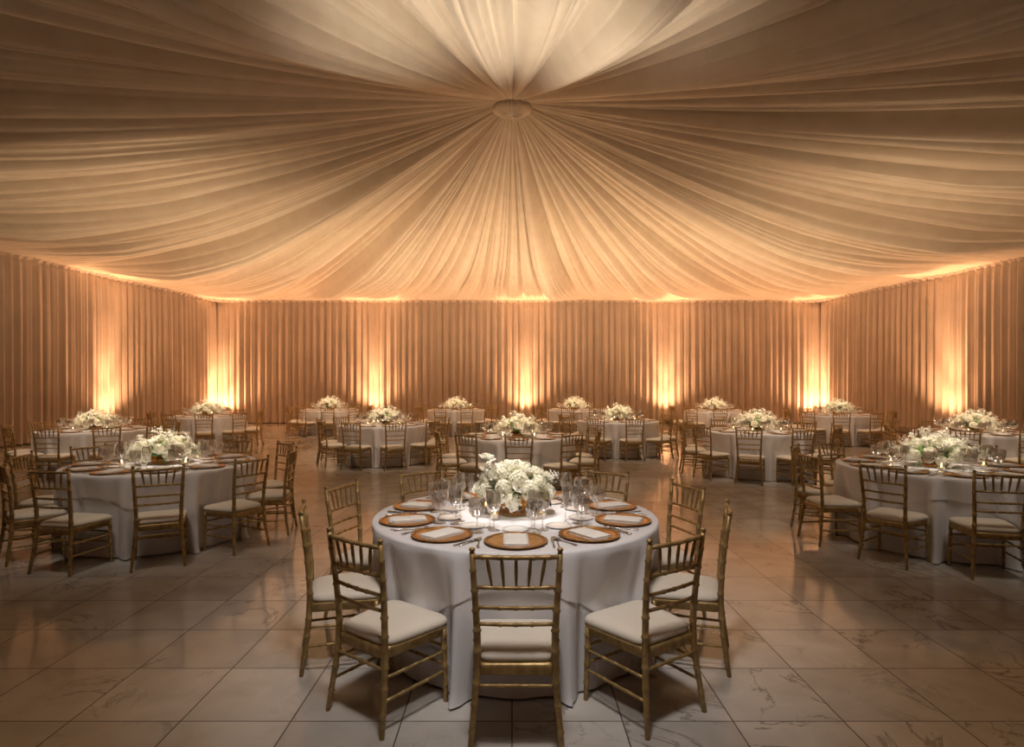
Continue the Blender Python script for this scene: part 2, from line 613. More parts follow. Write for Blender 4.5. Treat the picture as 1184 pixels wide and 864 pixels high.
# gathered rosette at the peak
mb = MB()
prof = []
NR = 120
for j, (r_, z_) in enumerate([(0.0, -0.10), (0.10, -0.12), (0.2, -0.10), (0.30, -0.05), (0.38, 0.0), (0.36, 0.12), (0.2, 0.16)]):
    prof.append((r_, z_))
vs, fs = [], []
for (r_, z_) in prof:
    for k in range(NR):
        a = 2 * PI * k / NR
        q = r_ * (1 + 0.05 * math.sin(a * 30)); zz = z_ + 0.012 * math.sin(a * 30) * (r_ > 0.05)
        vs.append((HUB[0] + q * math.cos(a), HUB[1] + q * math.sin(a), HUB[2] - 0.06 + zz))
for j in range(len(prof) - 1):
    for k in range(NR):
        k2 = (k + 1) % NR
        fs.append((j * NR + k, (j + 1) * NR + k, (j + 1) * NR + k2, j * NR + k2))
mb.add(vs, fs)
mb.build('gathered_rosette', 'canopy', drape)

# ------------------------------------------------------------------ curtain panels round the walls
PANEL_NO = [0]


def curtain_run(a, b_, names, side):
    """names: one label per panel, from a to b"""
    ax, ay = a; bx, by = b_
    L_ = math.hypot(bx - ax, by - ay)
    if side != '1':      # side curtains stop just short of the corner folds
        ex, ey = (bx - ax) / L_ * 0.03, (by - ay) / L_ * 0.03
        ax, ay, bx, by = ax + ex, ay + ey, bx - ex, by - ey
        L_ -= 0.06
    d = ((bx - ax) / L_, (by - ay) / L_)
    n = (-d[1], d[0])   # inward
    cxm, cym = (ax + bx) / 2 + n[0], (ay + by) / 2 + n[1]
    if (cxm - 0) ** 2 + (cym - 11) ** 2 > ((ax + bx) / 2) ** 2 + ((ay + by) / 2 - 11) ** 2:
        n = (-n[0], -n[1])
    cnt = len(names)
    pw = L_ / cnt
    for i, lab in enumerate(names):
        PANEL_NO[0] += 1
        r = np.random.default_rng(100 + PANEL_NO[0])
        nu = 200
        u = np.linspace(0.0, 1.0, nu)
        npl = int(round(pw / 0.27))
        wd = 0.85 + 0.35 * r.random(npl)
        bb = np.concatenate([[0], np.cumsum(wd)]); bb /= bb[-1]
        k = np.clip(np.searchsorted(bb, u, side='right') - 1, 0, npl - 1)
        s = (u - bb[k]) / (bb[k + 1] - bb[k])
        amp = (0.7 + 0.4 * r.random(npl))[k]
        fold = (1 - np.abs(2 * s - 1) ** 1.9) * amp          # rounded outward folds with tight creases
        fine = 0.15 * np.sin(u * npl * 2 * PI * 2.3 + i)
        zz = np.array([0.03, 0.12, 0.6, 1.3, 2.0, 2.8, 3.5, 4.2, 4.6, 4.74, 4.78, 4.82, 4.90, 4.96])
        gath = np.interp(zz, [0, 3.8, 4.74, 4.78, 4.82, 4.96], [1.0, 0.9, 0.65, 0.35, 0.5, 0.9])
        outw = np.interp(zz, [0, 4.74, 4.78, 4.82, 4.9, 4.96], [0, 0, 0, 0.0, 0.05, 0.06])
        depth = (0.02 + 0.13 * (fold + fine * 0.6)[:, None] * gath[None, :]) + outw[None, :] - 0.02
        drift = 0.012 * np.sin(zz[None, :] * 0.9 + k[:, None] * 1.7) * (1 - zz[None, :] / 5)
        uu = (i + 0.001 + 0.998 * u[:, None]) * pw + drift * np.sin(PI * u[:, None])
        X = ax + d[0] * uu + n[0] * depth
        Y = ay + d[1] * uu + n[1] * depth
        Z_ = np.repeat(zz[None, :], nu, 0)
        o = np_grid('curtain_panel', np.stack([X, Y, Z_], -1), 'curtain')
        tag(o, lab, 'curtain', 'floor to ceiling curtains round the hall')
    # track
    m_ = MB()
    m_.tube([(ax - n[0] * 0.03, ay - n[1] * 0.03, 4.8), (bx - n[0] * 0.03, by - n[1] * 0.03, 4.8)], 0.02, 8)
    struct(m_.build('trim_' + side, 'wall'))


ordn = ['first', 'second', 'third', 'fourth', 'fifth', 'sixth', 'seventh', 'eighth']
curtain_run(WBL, WBR, ['pleated beige curtain on the back wall, %s panel from the left corner' % o for o in ordn], '1')
curtain_run(WBL, WFL, ['pleated beige curtain on the left wall, %s panel from the back corner' % o for o in ordn], '2')
curtain_run(WBR, WFR, ['pleated beige curtain on the right wall, %s panel from the back corner' % o for o in ordn], '3')
curtain_run(WFL, WFR, ['pleated beige curtain on the front wall, %s panel from the left' % o for o in ordn], '4')

# uplight cans
UPN = ['under the left part of the back curtain', 'under the middle of the back curtain', 'under the right part of the back curtain',
       'in the back left corner', 'in the back right corner', 'at the foot of the left wall curtain', 'at the foot of the right wall curtain']
up = empty('uplight')
mb = MB(); mb.lathe([(0.0, 0.0), (0.075, 0.0), (0.08, 0.01), (0.08, 0.13), (0.072, 0.14), (0.066, 0.125), (0.0, 0.12)], 24)
mb.build('housing', 'black', up)
mb = MB(); mb.lathe([(0.0, 0.126), (0.064, 0.128), (0.0, 0.131)], 24)
mb.build('lens', 'lens', up)
UST = Stamp(up)
for (ux, uy, nx, ny), nm in zip(UPS, UPN):
    UST.put((ux + nx * 0.52, uy + ny * 0.52, 0.0), 0, 'small round amber floor uplight ' + nm, 'light', 'uplights along the curtains')


# ------------------------------------------------------------------ chiavari chair (faces +y, towards the table)
def bamboo(z_or_len, base, rings, rw=0.0045, tall=0.010):
    """radius list along param positions: returns list of (s, r)"""
    pts = [(0.0, base)]
    for g in rings:
        pts += [(g - tall, base), (g - tall * 0.45, base + rw), (g + tall * 0.45, base + rw), (g + tall, base)]
    pts.append((z_or_len, base))
    return pts


def curve_tube(mb, fn, L_, base, rings, n=8, taper=None, rw=0.0035):
    arr = bamboo(L_, base, rings, rw, 0.009)
    extra = np.linspace(0, L_, 9)[1:-1]
    pr = [(s_, None) for s_ in extra if all(abs(s_ - a[0]) > 0.02 for a in arr)]
    alls = sorted(arr + [(s_, base) for s_, _ in pr], key=lambda q: q[0])
    pts = [fn(s_) for s_, _ in alls]
    rad = [r_ * (taper(s_) if taper else 1) for s_, r_ in alls]
    mb.tube(pts, rad, n)


def lerp_table(z, zs, vs):
    return float(np.interp(z, zs, vs))


CH = empty('chiavari_chair')
SEAT_T = 0.385    # top of the wooden seat frame


def post(side):
    zs = [0, 0.1, 0.22, 0.38, 0.5, 0.65, 0.78, 0.90]
    xs = [0.200, 0.192, 0.180, 0.168, 0.169, 0.177, 0.185, 0.190]
    ys = [-0.235, -0.220, -0.203, -0.190, -0.192, -0.205, -0.222, -0.238]
    zf = np.linspace(0, 0.90, 30)
    # smooth the polyline a little
    xs_ = np.interp(zf, zs, xs); ys_ = np.interp(zf, zs, ys)
    for _ in range(3):
        xs_[1:-1] = (xs_[:-2] + xs_[1:-1] * 2 + xs_[2:]) / 4
        ys_[1:-1] = (ys_[:-2] + ys_[1:-1] * 2 + ys_[2:]) / 4
    return lambda z: (side * float(np.interp(z, zf, xs_)), float(np.interp(z, zf, ys_)), z)


for sd in (-1, 1):
    mb = MB()
    f = post(sd)
    curve_tube(mb, f, 0.880, 0.0145, [0.10, 0.21, 0.30, 0.44, 0.53, 0.62, 0.71, 0.80], 8,
               taper=lambda z: lerp_table(z, [0, 0.3, 0.5, 0.88], [0.82, 1.1, 1.1, 0.85]))
    x, y, z = f(0.880)
    mb.lathe([(0.0, 0.0), (0.012, 0.0), (0.009, 0.006), (0.013, 0.011), (0.0145, 0.017), (0.011, 0.023), (0.0, 0.025)], 10, c=(x, y, z - 0.001))
    mb.build('leg', 'gold_wood', CH)
for sd in (-1, 1):
    mb = MB()
    fn = lambda z, sd=sd: (sd * float(np.interp(z, [0, 0.36], [0.205, 0.196])), float(np.interp(z, [0, 0.36], [0.178, 0.168])), z)
    curve_tube(mb, fn, 0.375, 0.0145, [0.09, 0.18, 0.27, 0.33], 8, taper=lambda z: lerp_table(z, [0, 0.36], [0.8, 1.1]))
    mb.build('leg', 'gold_wood', CH)


def trapez(z, front_w, rear_w, yf, yr, rad, n=6):
    """rounded trapezoid outline in the seat plane"""
    pts = []
    cs = [(-front_w / 2, yf), (front_w / 2, yf), (rear_w / 2, yr), (-rear_w / 2, yr)]
    for i, (cx, cy) in enumerate(cs):
        p0 = Vector(cs[i - 1]); p1 = Vector((cx, cy)); p2 = Vector(cs[(i + 1) % 4])
        a = p1 + (p0 - p1).normalized() * rad
        b_ = p1 + (p2 - p1).normalized() * rad
        for k in range(n + 1):
            q = k / n
            v = a * (1 - q) ** 2 + p1 * 2 * q * (1 - q) + b_ * q ** 2
            pts.append((v.x, v.y, z))
        # straight run gets extra vertices
        nx_ = cs[(i + 1) % 4]
        a2 = Vector(nx_) + (p1 - Vector(nx_)).normalized() * rad
        for k in range(1, 4):
            q = k / 4
            v = b_ * (1 - q) + a2 * q
            pts.append((v.x, v.y, z))
    return pts


def loft(mb, rings, cap=True):
    n = len(rings[0]); vs = []
    for r_ in rings:
        vs += r_
    fs = []
    for j in range(len(rings) - 1):
        for k in range(n):
            k2 = (k + 1) % n
            fs.append((j * n + k, (j + 1) * n + k, (j + 1) * n + k2, j * n + k2))
    if cap:
        fs.append(tuple(range(n)))
        fs.append(tuple((len(rings) - 1) * n + k for k in range(n))[::-1])
    mb.add(vs, fs)


mb = MB()
loft(mb, [trapez(0.335, 0.405, 0.335, 0.185, -0.195, 0.04), trapez(0.345, 0.415, 0.345, 0.190, -0.200, 0.04),
          trapez(0.372, 0.418, 0.348, 0.192, -0.200, 0.04), trapez(SEAT_T, 0.435, 0.352, 0.200, -0.198, 0.05)])
mb.build('seat_frame', 'gold_wood', CH)
mb = MB()
rings = []
for (ins, z_) in [(0.016, 0.386), (0.002, 0.389), (-0.004, 0.402), (0.0, 0.416), (0.012, 0.427), (0.035, 0.435), (0.075, 0.440), (0.115, 0.4418)]:
    rings.append(trapez(z_, 0.436 - 2 * ins, 0.345 - 2 * ins * 0.95, 0.205 - ins, -0.185 + ins, max(0.012, 0.07 - ins * 0.25)))
loft(mb, rings)
mb.build('seat_cushion', 'cushion', CH)
fL, fR = post(-1), post(1)


def back_bar(name, z, rad, bow, rings):
    x0, y0, _ = fL(z)
    w_ = -x0 * 2
    mb = MB()
    fn = lambda s_: (x0 + s_, y0 - bow * math.sin(PI * s_ / w_), z)
    curve_tube(mb, fn, w_, rad, [w_ * q for q in rings], 8, rw=0.0025)
    return mb.build(name, 'gold_wood', CH)


back_bar('top_rail', 0.862, 0.0105, 0.014, [0.12, 0.3, 0.5, 0.7, 0.88])
back_bar('back_rail', 0.726, 0.009, 0.014, [0.12, 0.3, 0.5, 0.7, 0.88])
back_bar('back_rail', 0.635, 0.009, 0.012, [0.3, 0.5, 0.7])
back_bar('back_rail', 0.560, 0.009, 0.010, [0.3, 0.5, 0.7])
for k in range(5):
    q = (k + 1) / 6
    xa, ya, _ = fL(0.862); xb, yb, _ = fL(0.726)
    ya -= 0.014 * math.sin(PI * q); yb -= 0.014 * math.sin(PI * q)
    xa *= (1 - 2 * q); xb *= (1 - 2 * q)
    xb *= 0.86
    mb = MB()
    pts, rad = [], []
    for s_, r_ in [(0, .006), (.2, .0085), (.45, .009), (.7, .0075), (.9, .0055), (1, .006)]:
        pts.append((xa + (xb - xa) * s_, ya + (yb - ya) * s_, 0.862 + (0.726 - 0.862) * s_)); rad.append(r_)
    mb.tube(pts, rad, 6)
    mb.build('spindle', 'gold_wood', CH)


def stretcher(p, q, rad=0.0085):
    mb = MB()
    p, q = Vector(p), Vector(q)
    L_ = (q - p).length
    fn = lambda s_: tuple(p + (q - p) * (s_ / L_))
    curve_tube(mb, fn, L_, rad, [L_ * .3, L_ * .5, L_ * .7], 6, rw=0.0022)
    mb.build('stretcher', 'gold_wood', CH)


for sd, f in ((-1, fL), (1, fR)):
    for z_ in (0.155, 0.255):
        x, y, _ = f(z_)
        stretcher((x, y, z_), (sd * 0.200, 0.172, z_))
stretcher((fL(0.29)[0], fL(0.29)[1], 0.29), (fR(0.29)[0], fR(0.29)[1], 0.29))
stretcher((-0.2, 0.173, 0.19), (0.2, 0.173, 0.19))
stretcher((-0.2, 0.172, 0.28), (0.2, 0.172, 0.28))
CHAIR = Stamp(CH)

# ------------------------------------------------------------------ tableware
# charger with gold rim
ch = empty('charger_plate')
mb = MB(); mb.lathe([(0.0, 0.0), (0.10, 0.0), (0.125, 0.003), (0.150, 0.009), (0.148, 0.012), (0.125, 0.0075), (0.10, 0.005), (0.0, 0.005)], 40)
mb.build('plate_well', 'charger', ch)
mb = MB(); mb.lathe([(0.150, 0.0085), (0.168, 0.0125), (0.170, 0.0145), (0.167, 0.0155), (0.149, 0.0125)], 48, closed=True)
mb.build('rim', 'charger_rim', ch)
CHARGER = Stamp(ch)


def napkin_mesh():
    mb = MB()
    W, Ln = 0.135, 0.235
    nx, ny = 8, 14
    for layer, (z0, sx, sy, ox) in enumerate([(0.0, 1.0, 1.0, 0.0), (0.007, 0.985, 0.975, 0.001), (0.014, 0.97, 0.95, -0.001)]):
        top, bot = [], []
        for j in range(ny + 1):
            for i in range(nx + 1):
                u, v = i / nx - .5, j / ny - .5
                wav = 0.0012 * math.sin(u * 17 + layer) * math.cos(v * 11 + layer * 2)
                puff = 0.0062 * (1 - abs(2 * u) ** 4) * (1 - abs(2 * v) ** 6)
                x, y = u * W * sx + ox, v * Ln * sy
                top.append((x, y, z0 + 0.001 + puff + wav)); bot.append((x, y, z0))
        nn = (nx + 1) * (ny + 1)
        fs = []
        for j in range(ny):
            for i in range(nx):
                a = j * (nx + 1) + i
                fs.append((a, a + 1, a + nx + 2, a + nx + 1))
                fs.append((nn + a, nn + a + nx + 1, nn + a + nx + 2, nn + a + 1))
        loop = [i for i in range(nx + 1)] + [j * (nx + 1) + nx for j in range(1, ny + 1)] + \
               [ny * (nx + 1) + i for i in range(nx - 1, -1, -1)] + [j * (nx + 1) for j in range(ny - 1, 0, -1)]
        for k in range(len(loop)):
            a, b_ = loop[k], loop[(k + 1) % len(loop)]
            fs.append((a, nn + a, nn + b_, b_))
        mb.add(top + bot, fs)
    return mb


nk = napkin_mesh().build('folded_napkin', 'napkin')
NAPKIN = Stamp(nk)


def fork():
    mb = MB()
    n = 12
    vs = []
    prof = [(-0.095, 0.0065), (-0.085, 0.009), (-0.03, 0.0045), (0.03, 0.0035), (0.045, 0.006), (0.055, 0.0115), (0.068, 0.012)]
    for y, w_ in prof:
        zz = 0.003 + 0.006 * max(0, (y - 0.02)) / 0.07 + 0.002 * max(0, -y - 0.05) / 0.04
        vs += [(-w_, y, zz), (w_, y, zz), (w_, y, zz + 0.0025), (-w_, y, zz + 0.0025)]
    fs = []
    for j in range(len(prof) - 1):
        for k in range(4):
            k2 = (k + 1) % 4
            fs.append((j * 4 + k, j * 4 + k2, (j + 1) * 4 + k2, (j + 1) * 4 + k))
    fs += [(3, 2, 1, 0), tuple(len(prof) * 4 - 4 + k for k in range(4))]
    mb.add(vs, fs)
    for x in (-0.0105, -0.0035, 0.0035, 0.0105):
        mb.tube([(x, 0.066, 0.0095), (x, 0.085, 0.0085), (x * 0.95, 0.105, 0.010)], [0.0022, 0.002, 0.001], 5)
    return mb


def knife():
    mb = MB()
    prof = [(-0.105, 0.006, .0030), (-0.10, 0.0075, .004), (-0.02, 0.006, .0035), (0.0, 0.0055, .003), (0.01, 0.009, .0012), (0.07, 0.0105, .001), (0.10, 0.008, .001), (0.115, 0.002, .0008)]
    vs, fs = [], []
    for y, w_, h in prof:
        vs += [(-w_ * 0.6, y, 0.003), (w_, y, 0.003), (w_, y, 0.003 + h), (-w_ * 0.6, y, 0.003 + h)]
    for j in range(len(prof) - 1):
        for k in range(4):
            k2 = (k + 1) % 4
            fs.append((j * 4 + k, j * 4 + k2, (j + 1) * 4 + k2, (j + 1) * 4 + k))
    fs += [(3, 2, 1, 0), tuple(len(prof) * 4 - 4 + k for k in range(4))]
    mb.add(vs, fs)
    return mb


def spoon():
    mb = MB()
    mb.tube([(0, -0.09, .004), (0, -0.03, .004), (0, 0.04, .005)], [.004, .003, .0025], 6)
    vs, fs = [], []
    for j in range(6):
        for k in range(14):
            a = 2 * PI * k / 14; q = j / 5
            vs.append((0.017 * q * math.cos(a), 0.062 + 0.026 * q * math.sin(a), 0.003 + 0.005 * q * q))
    for j in range(5):
        for k in range(14):
            k2 = (k + 1) % 14
            fs.append((j * 14 + k, (j + 1) * 14 + k, (j + 1) * 14 + k2, j * 14 + k2))
    mb.add(vs, fs)
    return mb


FORK = Stamp(fork().build('dinner_fork', 'silver'))
KNIFE = Stamp(knife().build('dinner_knife', 'silver'))
SPOON = Stamp(spoon().build('soup_spoon', 'silver'))
mb = MB(); mb.lathe([(0.0, 0.0), (0.04, 0.0), (0.055, 0.003), (0.078, 0.009), (0.077, 0.0115), (0.055, 0.0065), (0.038, 0.004), (0.0, 0.004)], 36)
BREAD = Stamp(mb.build('bread_plate', 'china'))


def goblet(name, foot_r, stem_h, bowl, famp, with_parts=True):
    """bowl: outer profile (r, z) above the stem, bottom to rim"""
    wall_t = 0.0016
    outer = [(r_, stem_h + z_) for r_, z_ in bowl]
    outer.insert(-1, (outer[-1][0], outer[-1][1] - 0.0015))
    inner = [(max(r_ - wall_t, 0.0005), z_ + (wall_t if i == 0 else 0)) for i, (r_, z_) in enumerate(outer)][::-1]
    foot = [(0.0, 0.0), (foot_r, 0.0), (foot_r, 0.0018), (foot_r * 0.6, 0.004), (0.0075, 0.008), (0.0, 0.009)]
    stem = [(0.0, 0.0082), (0.0055, 0.0085), (0.0038, 0.02), (0.0036, stem_h * 0.4), (0.0075, stem_h * 0.52), (0.0038, stem_h * 0.64), (0.004, stem_h * 0.9), (0.0065, stem_h + 0.001), (0.0, stem_h + 0.0015)]
    full = [(0.0, stem_h)] + outer + inner + [(0.0, stem_h + 0.003)]
    lo, hi = outer[1][1], outer[-2][1]
    if with_parts:
        g = empty(name)
        a = MB(); a.lathe(full, 28 if famp > .05 else 24, 14 if famp > .05 else 8, famp, lo, hi); a.build('bowl', 'glass', g, famp < .05)
        a = MB(); a.lathe(stem, 12); a.build('stem', 'glass', g)
        a = MB(); a.lathe(foot, 24); a.build('foot', 'glass', g)
        return g
    a = MB(); a.lathe(full, 20, 10, famp, lo, hi)
    a.lathe(stem, 8); a.lathe(foot, 16)
    return a.build(name, 'glass', None, famp < .05)


BW = [(0.008, 0.0), (0.030, 0.010), (0.044, 0.034), (0.048, 0.064), (0.046, 0.092), (0.042, 0.112)]
WW = [(0.008, 0.0), (0.026, 0.010), (0.040, 0.034), (0.044, 0.062), (0.040, 0.098), (0.034, 0.122)]
FW = [(0.006, 0.0), (0.014, 0.015), (0.020, 0.050), (0.0225, 0.090), (0.0215, 0.125), (0.020, 0.140)]
G_water = Stamp(goblet('water_goblet', 0.038, 0.082, BW, 0.07))
G_wine = Stamp(goblet('wine_glass', 0.036, 0.105, WW, 0.03))
G_flute = Stamp(goblet('champagne_flute', 0.030, 0.085, FW, 0.0))
G_water_far = Stamp(goblet('water_goblet', 0.038, 0.082, BW, 0.07, False))
G_wine_far = Stamp(goblet('wine_glass', 0.036, 0.105, WW, 0.03, False))

# votive candle
vt = empty('votive_candle')
mb = MB(); mb.lathe([(0.0, 0.0), (0.026, 0.0), (0.030, 0.004), (0.034, 0.075), (0.0325, 0.075), (0.028, 0.006), (0.0, 0.005)], 24)
mb.build('glass_cup', 'glass', vt)
mb = MB(); mb.lathe([(0.0, 0.0065), (0.026, 0.0065), (0.0265, 0.035), (0.0, 0.034)], 20)
mb.build('wax', 'wax', vt)
mb = MB(); mb.lathe([(0.0, 0.036), (0.003, 0.040), (0.0045, 0.046), (0.003, 0.054), (0.0, 0.062)], 10)
mb.build('flame', 'flame', vt)
VOTIVE = Stamp(vt)


# ------------------------------------------------------------------ flowers
def hydrangea(seed, rad=0.055, cnt=70, fs_=0.0135):
    r = random.Random(seed)
    mb = MB()
    for i in range(cnt):
        zf = 1 - 1.55 * (i + .5) / cnt
        a = i * 2.399963 + r.uniform(-.2, .2)
        q = math.sqrt(max(0, 1 - zf * zf))
        n = Vector((q * math.cos(a), q * math.sin(a), zf * 0.9)).normalized()
        c = n * rad * r.uniform(0.88, 1.08)
        u = n.cross(Vector((.3, .5, .8))).normalized(); v = n.cross(u)
        a0 = r.uniform(0, PI)
        sz = fs_ * r.uniform(0.85, 1.2)
        for p in range(4):
            b0 = a0 + p * PI / 2
            d = u * math.cos(b0) + v * math.sin(b0)
            e = u * -math.sin(b0) + v * math.cos(b0)
            tip = r.uniform(-0.05, 0.45)
            vs = [c, c + d * sz * .5 + e * sz * .48 + n * sz * .18, c + d * sz * 1.0 + e * sz * .3 + n * sz * tip,
                  c + d * sz * 1.05 - e * sz * .3 + n * sz * tip, c + d * sz * .5 - e * sz * .48 + n * sz * .18]
            mb.add(vs, [(0, 1, 2), (0, 2, 3), (0, 3, 4)])
    # inner body that carries the florets
    prof = [(0.0, -rad * .75)] + [(rad * .80 * math.cos(x), rad * .78 * math.sin(x)) for x in np.linspace(-1.2, 1.45, 7)] + [(0.0, rad * .8)]
    nf = len(mb.f)
    mb.lathe([(max(a_, 0) * .93, b_ * .93) for a_, b_ in prof], 12)
    me = mb.mesh('hydrangea_head', 'petal', False)
    me.materials.append(M['pale_green'])
    mi = [0] * nf + [1] * (len(me.polygons) - nf)
    me.polygons.foreach_set('material_index', mi)
    return me


def rose(seed, rad=0.03):
    r = random.Random(seed)
    mb = MB()
    for layer in range(5):
        np_ = 3 + layer
        R0 = rad * (0.22 + 0.17 * layer)
        H = rad * (1.15 - 0.10 * layer)
        for p in range(np_):
            a0 = 2 * PI * p / np_ + layer * 0.7
            span = 2 * PI / np_ * 0.72
            vs, fs = [], []
            for j in range(5):
                q = j / 4
                for i in range(5):
                    s_ = i / 4 - .5
                    a = a0 + s_ * 2 * span * (0.55 + 0.45 * math.sin(PI * min(1, q * .9 + .1)))
                    flare = (0.35 + 0.75 * math.sin(q * PI / 2)) * R0 + layer * rad * 0.05 * q * q * 2
                    z_ = -rad * .5 + H * q * (1 - 0.35 * abs(2 * s_) ** 2) * 1.15
                    vs.append((flare * math.cos(a), flare * math.sin(a), z_))
            for j in range(4):
                for i in range(4):
                    a = j * 5 + i
                    fs.append((a, a + 1, a + 6, a + 5))
            mb.add(vs, fs)
    mb.lathe([(0, -rad * .6), (rad * .3, -rad * .5), (rad * .2, -rad * .2), (0.0, rad * .2)], 8)
    return mb.mesh('rose_bloom', 'petal_white', True)


def leaf_into(mb, p, d, L_, W, droop=0.3, up=Vector((0, 0, 1))):
    d = d.normalized()
    side = d.cross(up)
    if side.length < 1e-3:
        side = Vector((1, 0, 0))
    side.normalize()
    nrm = side.cross(d)
    vs = []
    n = 5
    for j in range(n + 1):
        q = j / n
        c = p + d * L_ * q - nrm * 0 - Vector((0, 0, droop * L_ * q * q))
        w_ = W * math.sin(PI * (q ** 0.75)) * .5 + 0.0004
        vs += [c - side * w_ + nrm * w_ * .35, c, c + side * w_ + nrm * w_ * .35]
    fs = []
    for j in range(n):
        a = j * 3
        fs += [(a, a + 1, a + 4, a + 3), (a + 1, a + 2, a + 5, a + 4)]
    mb.add(vs, fs)


HYD = [hydrangea(1, 0.060, 105, .0125), hydrangea(2, 0.051, 84, .0115)]
ROSE = [rose(1, 0.037), rose(2, 0.031)]


def spray_mesh(seed, n=26, spread=0.05):
    """a loose sprig of small white blossoms with fine stems"""
    r = random.Random(seed)
    mb = MB()
    for i in range(n):
        a = r.uniform(0, 2 * PI); q = r.random() ** .6
        c = Vector((spread * q * math.cos(a), spread * q * math.sin(a), r.uniform(0.02, 0.10)))
        nrm = Vector((c.x * 6, c.y * 6, 0.6)).normalized()
        u = nrm.cross(Vector((.2, .9, .1))).normalized(); v = nrm.cross(u)
        sz = r.uniform(.008, .013)
        for p in range(5):
            b0 = p * 2 * PI / 5
            d = u * math.cos(b0) + v * math.sin(b0); e = u * -math.sin(b0) + v * math.cos(b0)
            mb.add([c, c + d * sz * .6 + e * sz * .4, c + d * sz + nrm * sz * .3, c + d * sz * .6 - e * sz * .4], [(0, 1, 2, 3)])
        mb.tube([(0, 0, -0.03), tuple(c * .6 + Vector((0, 0, 0))), tuple(c)], 0.0008, 3, False)
    return mb.mesh('blossom_sprig', 'petal_white', True)


SPR = [spray_mesh(1), spray_mesh(2, 22, .06)]


def linked(name, me, parent, loc, rot, sc=1.0):
    o = bpy.data.objects.new(name, me)
    COL.objects.link(o)
    o.parent = parent
    o.location = loc
    o.rotation_euler = rot
    o.scale = (sc, sc, sc)
    return o


def arrangement(seed, a, b_, z0, h, nh, nr, ns, nl, vase_r, vase_h, lone=False):
    """a, b_: half width and depth of the mound; z0 its base, h its height"""
    r = random.Random(seed)
    root = empty('flower_arrangement')
    mb = MB()
    mb.lathe([(0.0, 0.0), (vase_r * .9, 0.0), (vase_r, 0.01), (vase_r * 1.02, vase_h), (vase_r * .97, vase_h), (vase_r * .94, 0.014), (0.0, 0.012)], 32, 16, 0.02, 0.005, vase_h - .005)
    mb.build('vase', 'amber_glass', root)
    mb = MB()
    for i in range(26):
        an = r.uniform(0, 2 * PI); q = r.random() * .8
        mb.tube([(vase_r * q * math.cos(an + 1), vase_r * q * math.sin(an + 1), .016), (vase_r * .7 * q * math.cos(an), vase_r * .7 * q * math.sin(an), vase_h + .03)], .003, 5)
    # floral core carrying blooms
    prof = [(0.0, 0.0)] + [(math.cos(x), math.sin(x)) for x in np.linspace(0.0, 1.5, 7)] + [(0.0, 1.0)]
    vs, fs = [], []
    n = 20
    for (rr_, zz) in prof:
        for k in range(n):
            an = 2 * PI * k / n
            vs.append((a * .74 * rr_ * math.cos(an), b_ * .74 * rr_ * math.sin(an), z0 + 0.02 + zz * h * .66))
    for j in range(len(prof) - 1):
        for k in range(n):
            k2 = (k + 1) % n
            fs.append((j * n + k, j * n + k2, (j + 1) * n + k2, (j + 1) * n + k))
    mb.add(vs, fs)
    mb.build('stems', 'stem', root)
    spots = []

    def place(i, n_, lo=0.0, push=1.0):
        zf = 1 - (1 - lo) * (i + .5) / n_
        an = i * 2.399963 + seed
        q = math.sqrt(max(0, 1 - zf * zf))
        nrm = Vector((q * math.cos(an) / a, q * math.sin(an) / b_, zf / h)).normalized()
        p = Vector((a * q * math.cos(an) * push, b_ * q * math.sin(an) * push, z0 + zf * h * push))
        return p, nrm
    for i in range(nh):
        p, nrm = place(i, nh, 0.02, 0.86)
        e = nrm.to_track_quat('Z', 'Y').to_euler()
        linked('hydrangea_head', HYD[i % 2], root, p + Vector((r.uniform(-.01, .01), r.uniform(-.01, .01), r.uniform(-.012, .012))), e, r.uniform(.9, 1.12))
    for i in range(nr):
        p, nrm = place(i, nr, 0.0, 1.04)
        nrm = (nrm + Vector((r.uniform(-.3, .3), r.uniform(-.3, .3), .2))).normalized()
        linked('rose_bloom', ROSE[i % 2], root, p, nrm.to_track_quat('Z', 'Y').to_euler(), r.uniform(.85, 1.1))
    for i in range(ns):
        p, nrm = place(i + .3, ns, -0.05, 0.95)
        linked('blossom_sprig', SPR[i % 2], root, p, (nrm + Vector((r.uniform(-.4, .4), r.uniform(-.4, .4), .1))).to_track_quat('Z', 'Y').to_euler(), r.uniform(.9, 1.3))
    mb = MB()
    for i in range(3, nl):
        p, nrm = place(i + .7, nl, -0.12, 0.84)
        t_ = Vector((nrm.y, -nrm.x, 0)) * r.uniform(-1, 1) + nrm * r.uniform(.6, 1.0)
        leaf_into(mb, p, t_, r.uniform(.06, .10), r.uniform(.025, .04), r.uniform(0, .6))
    if lone:
        mb.tube([(-.14, -.02, z0 + h * .6), (-.175, -.03, z0 + h * 1.05), (-.185, -.03, z0 + h * 1.22)], .0025, 5)
        leaf_into(mb, Vector((-.178, -.03, z0 + h * 1.08)), Vector((-.6, -.1, .5)), .06, .03)
    mb.build('foliage', 'leaf', root)
    if lone:
        linked('rose_bloom', ROSE[0], root, (-.185, -.03, z0 + h * 1.27), (0, .1, 0), 1.0)
    return root


ARR_MAIN = arrangement(3, .245, .20, .115, .20, 20, 12, 4, 34, .105, .10, True)
ARR_B = Stamp(arrangement(5, .33, .24, .075, .20, 20, 16, 20, 46, .12, .075))
ARR_C = Stamp(arrangement(8, .31, .25, .07, .22, 18, 18, 24, 40, .12, .075))


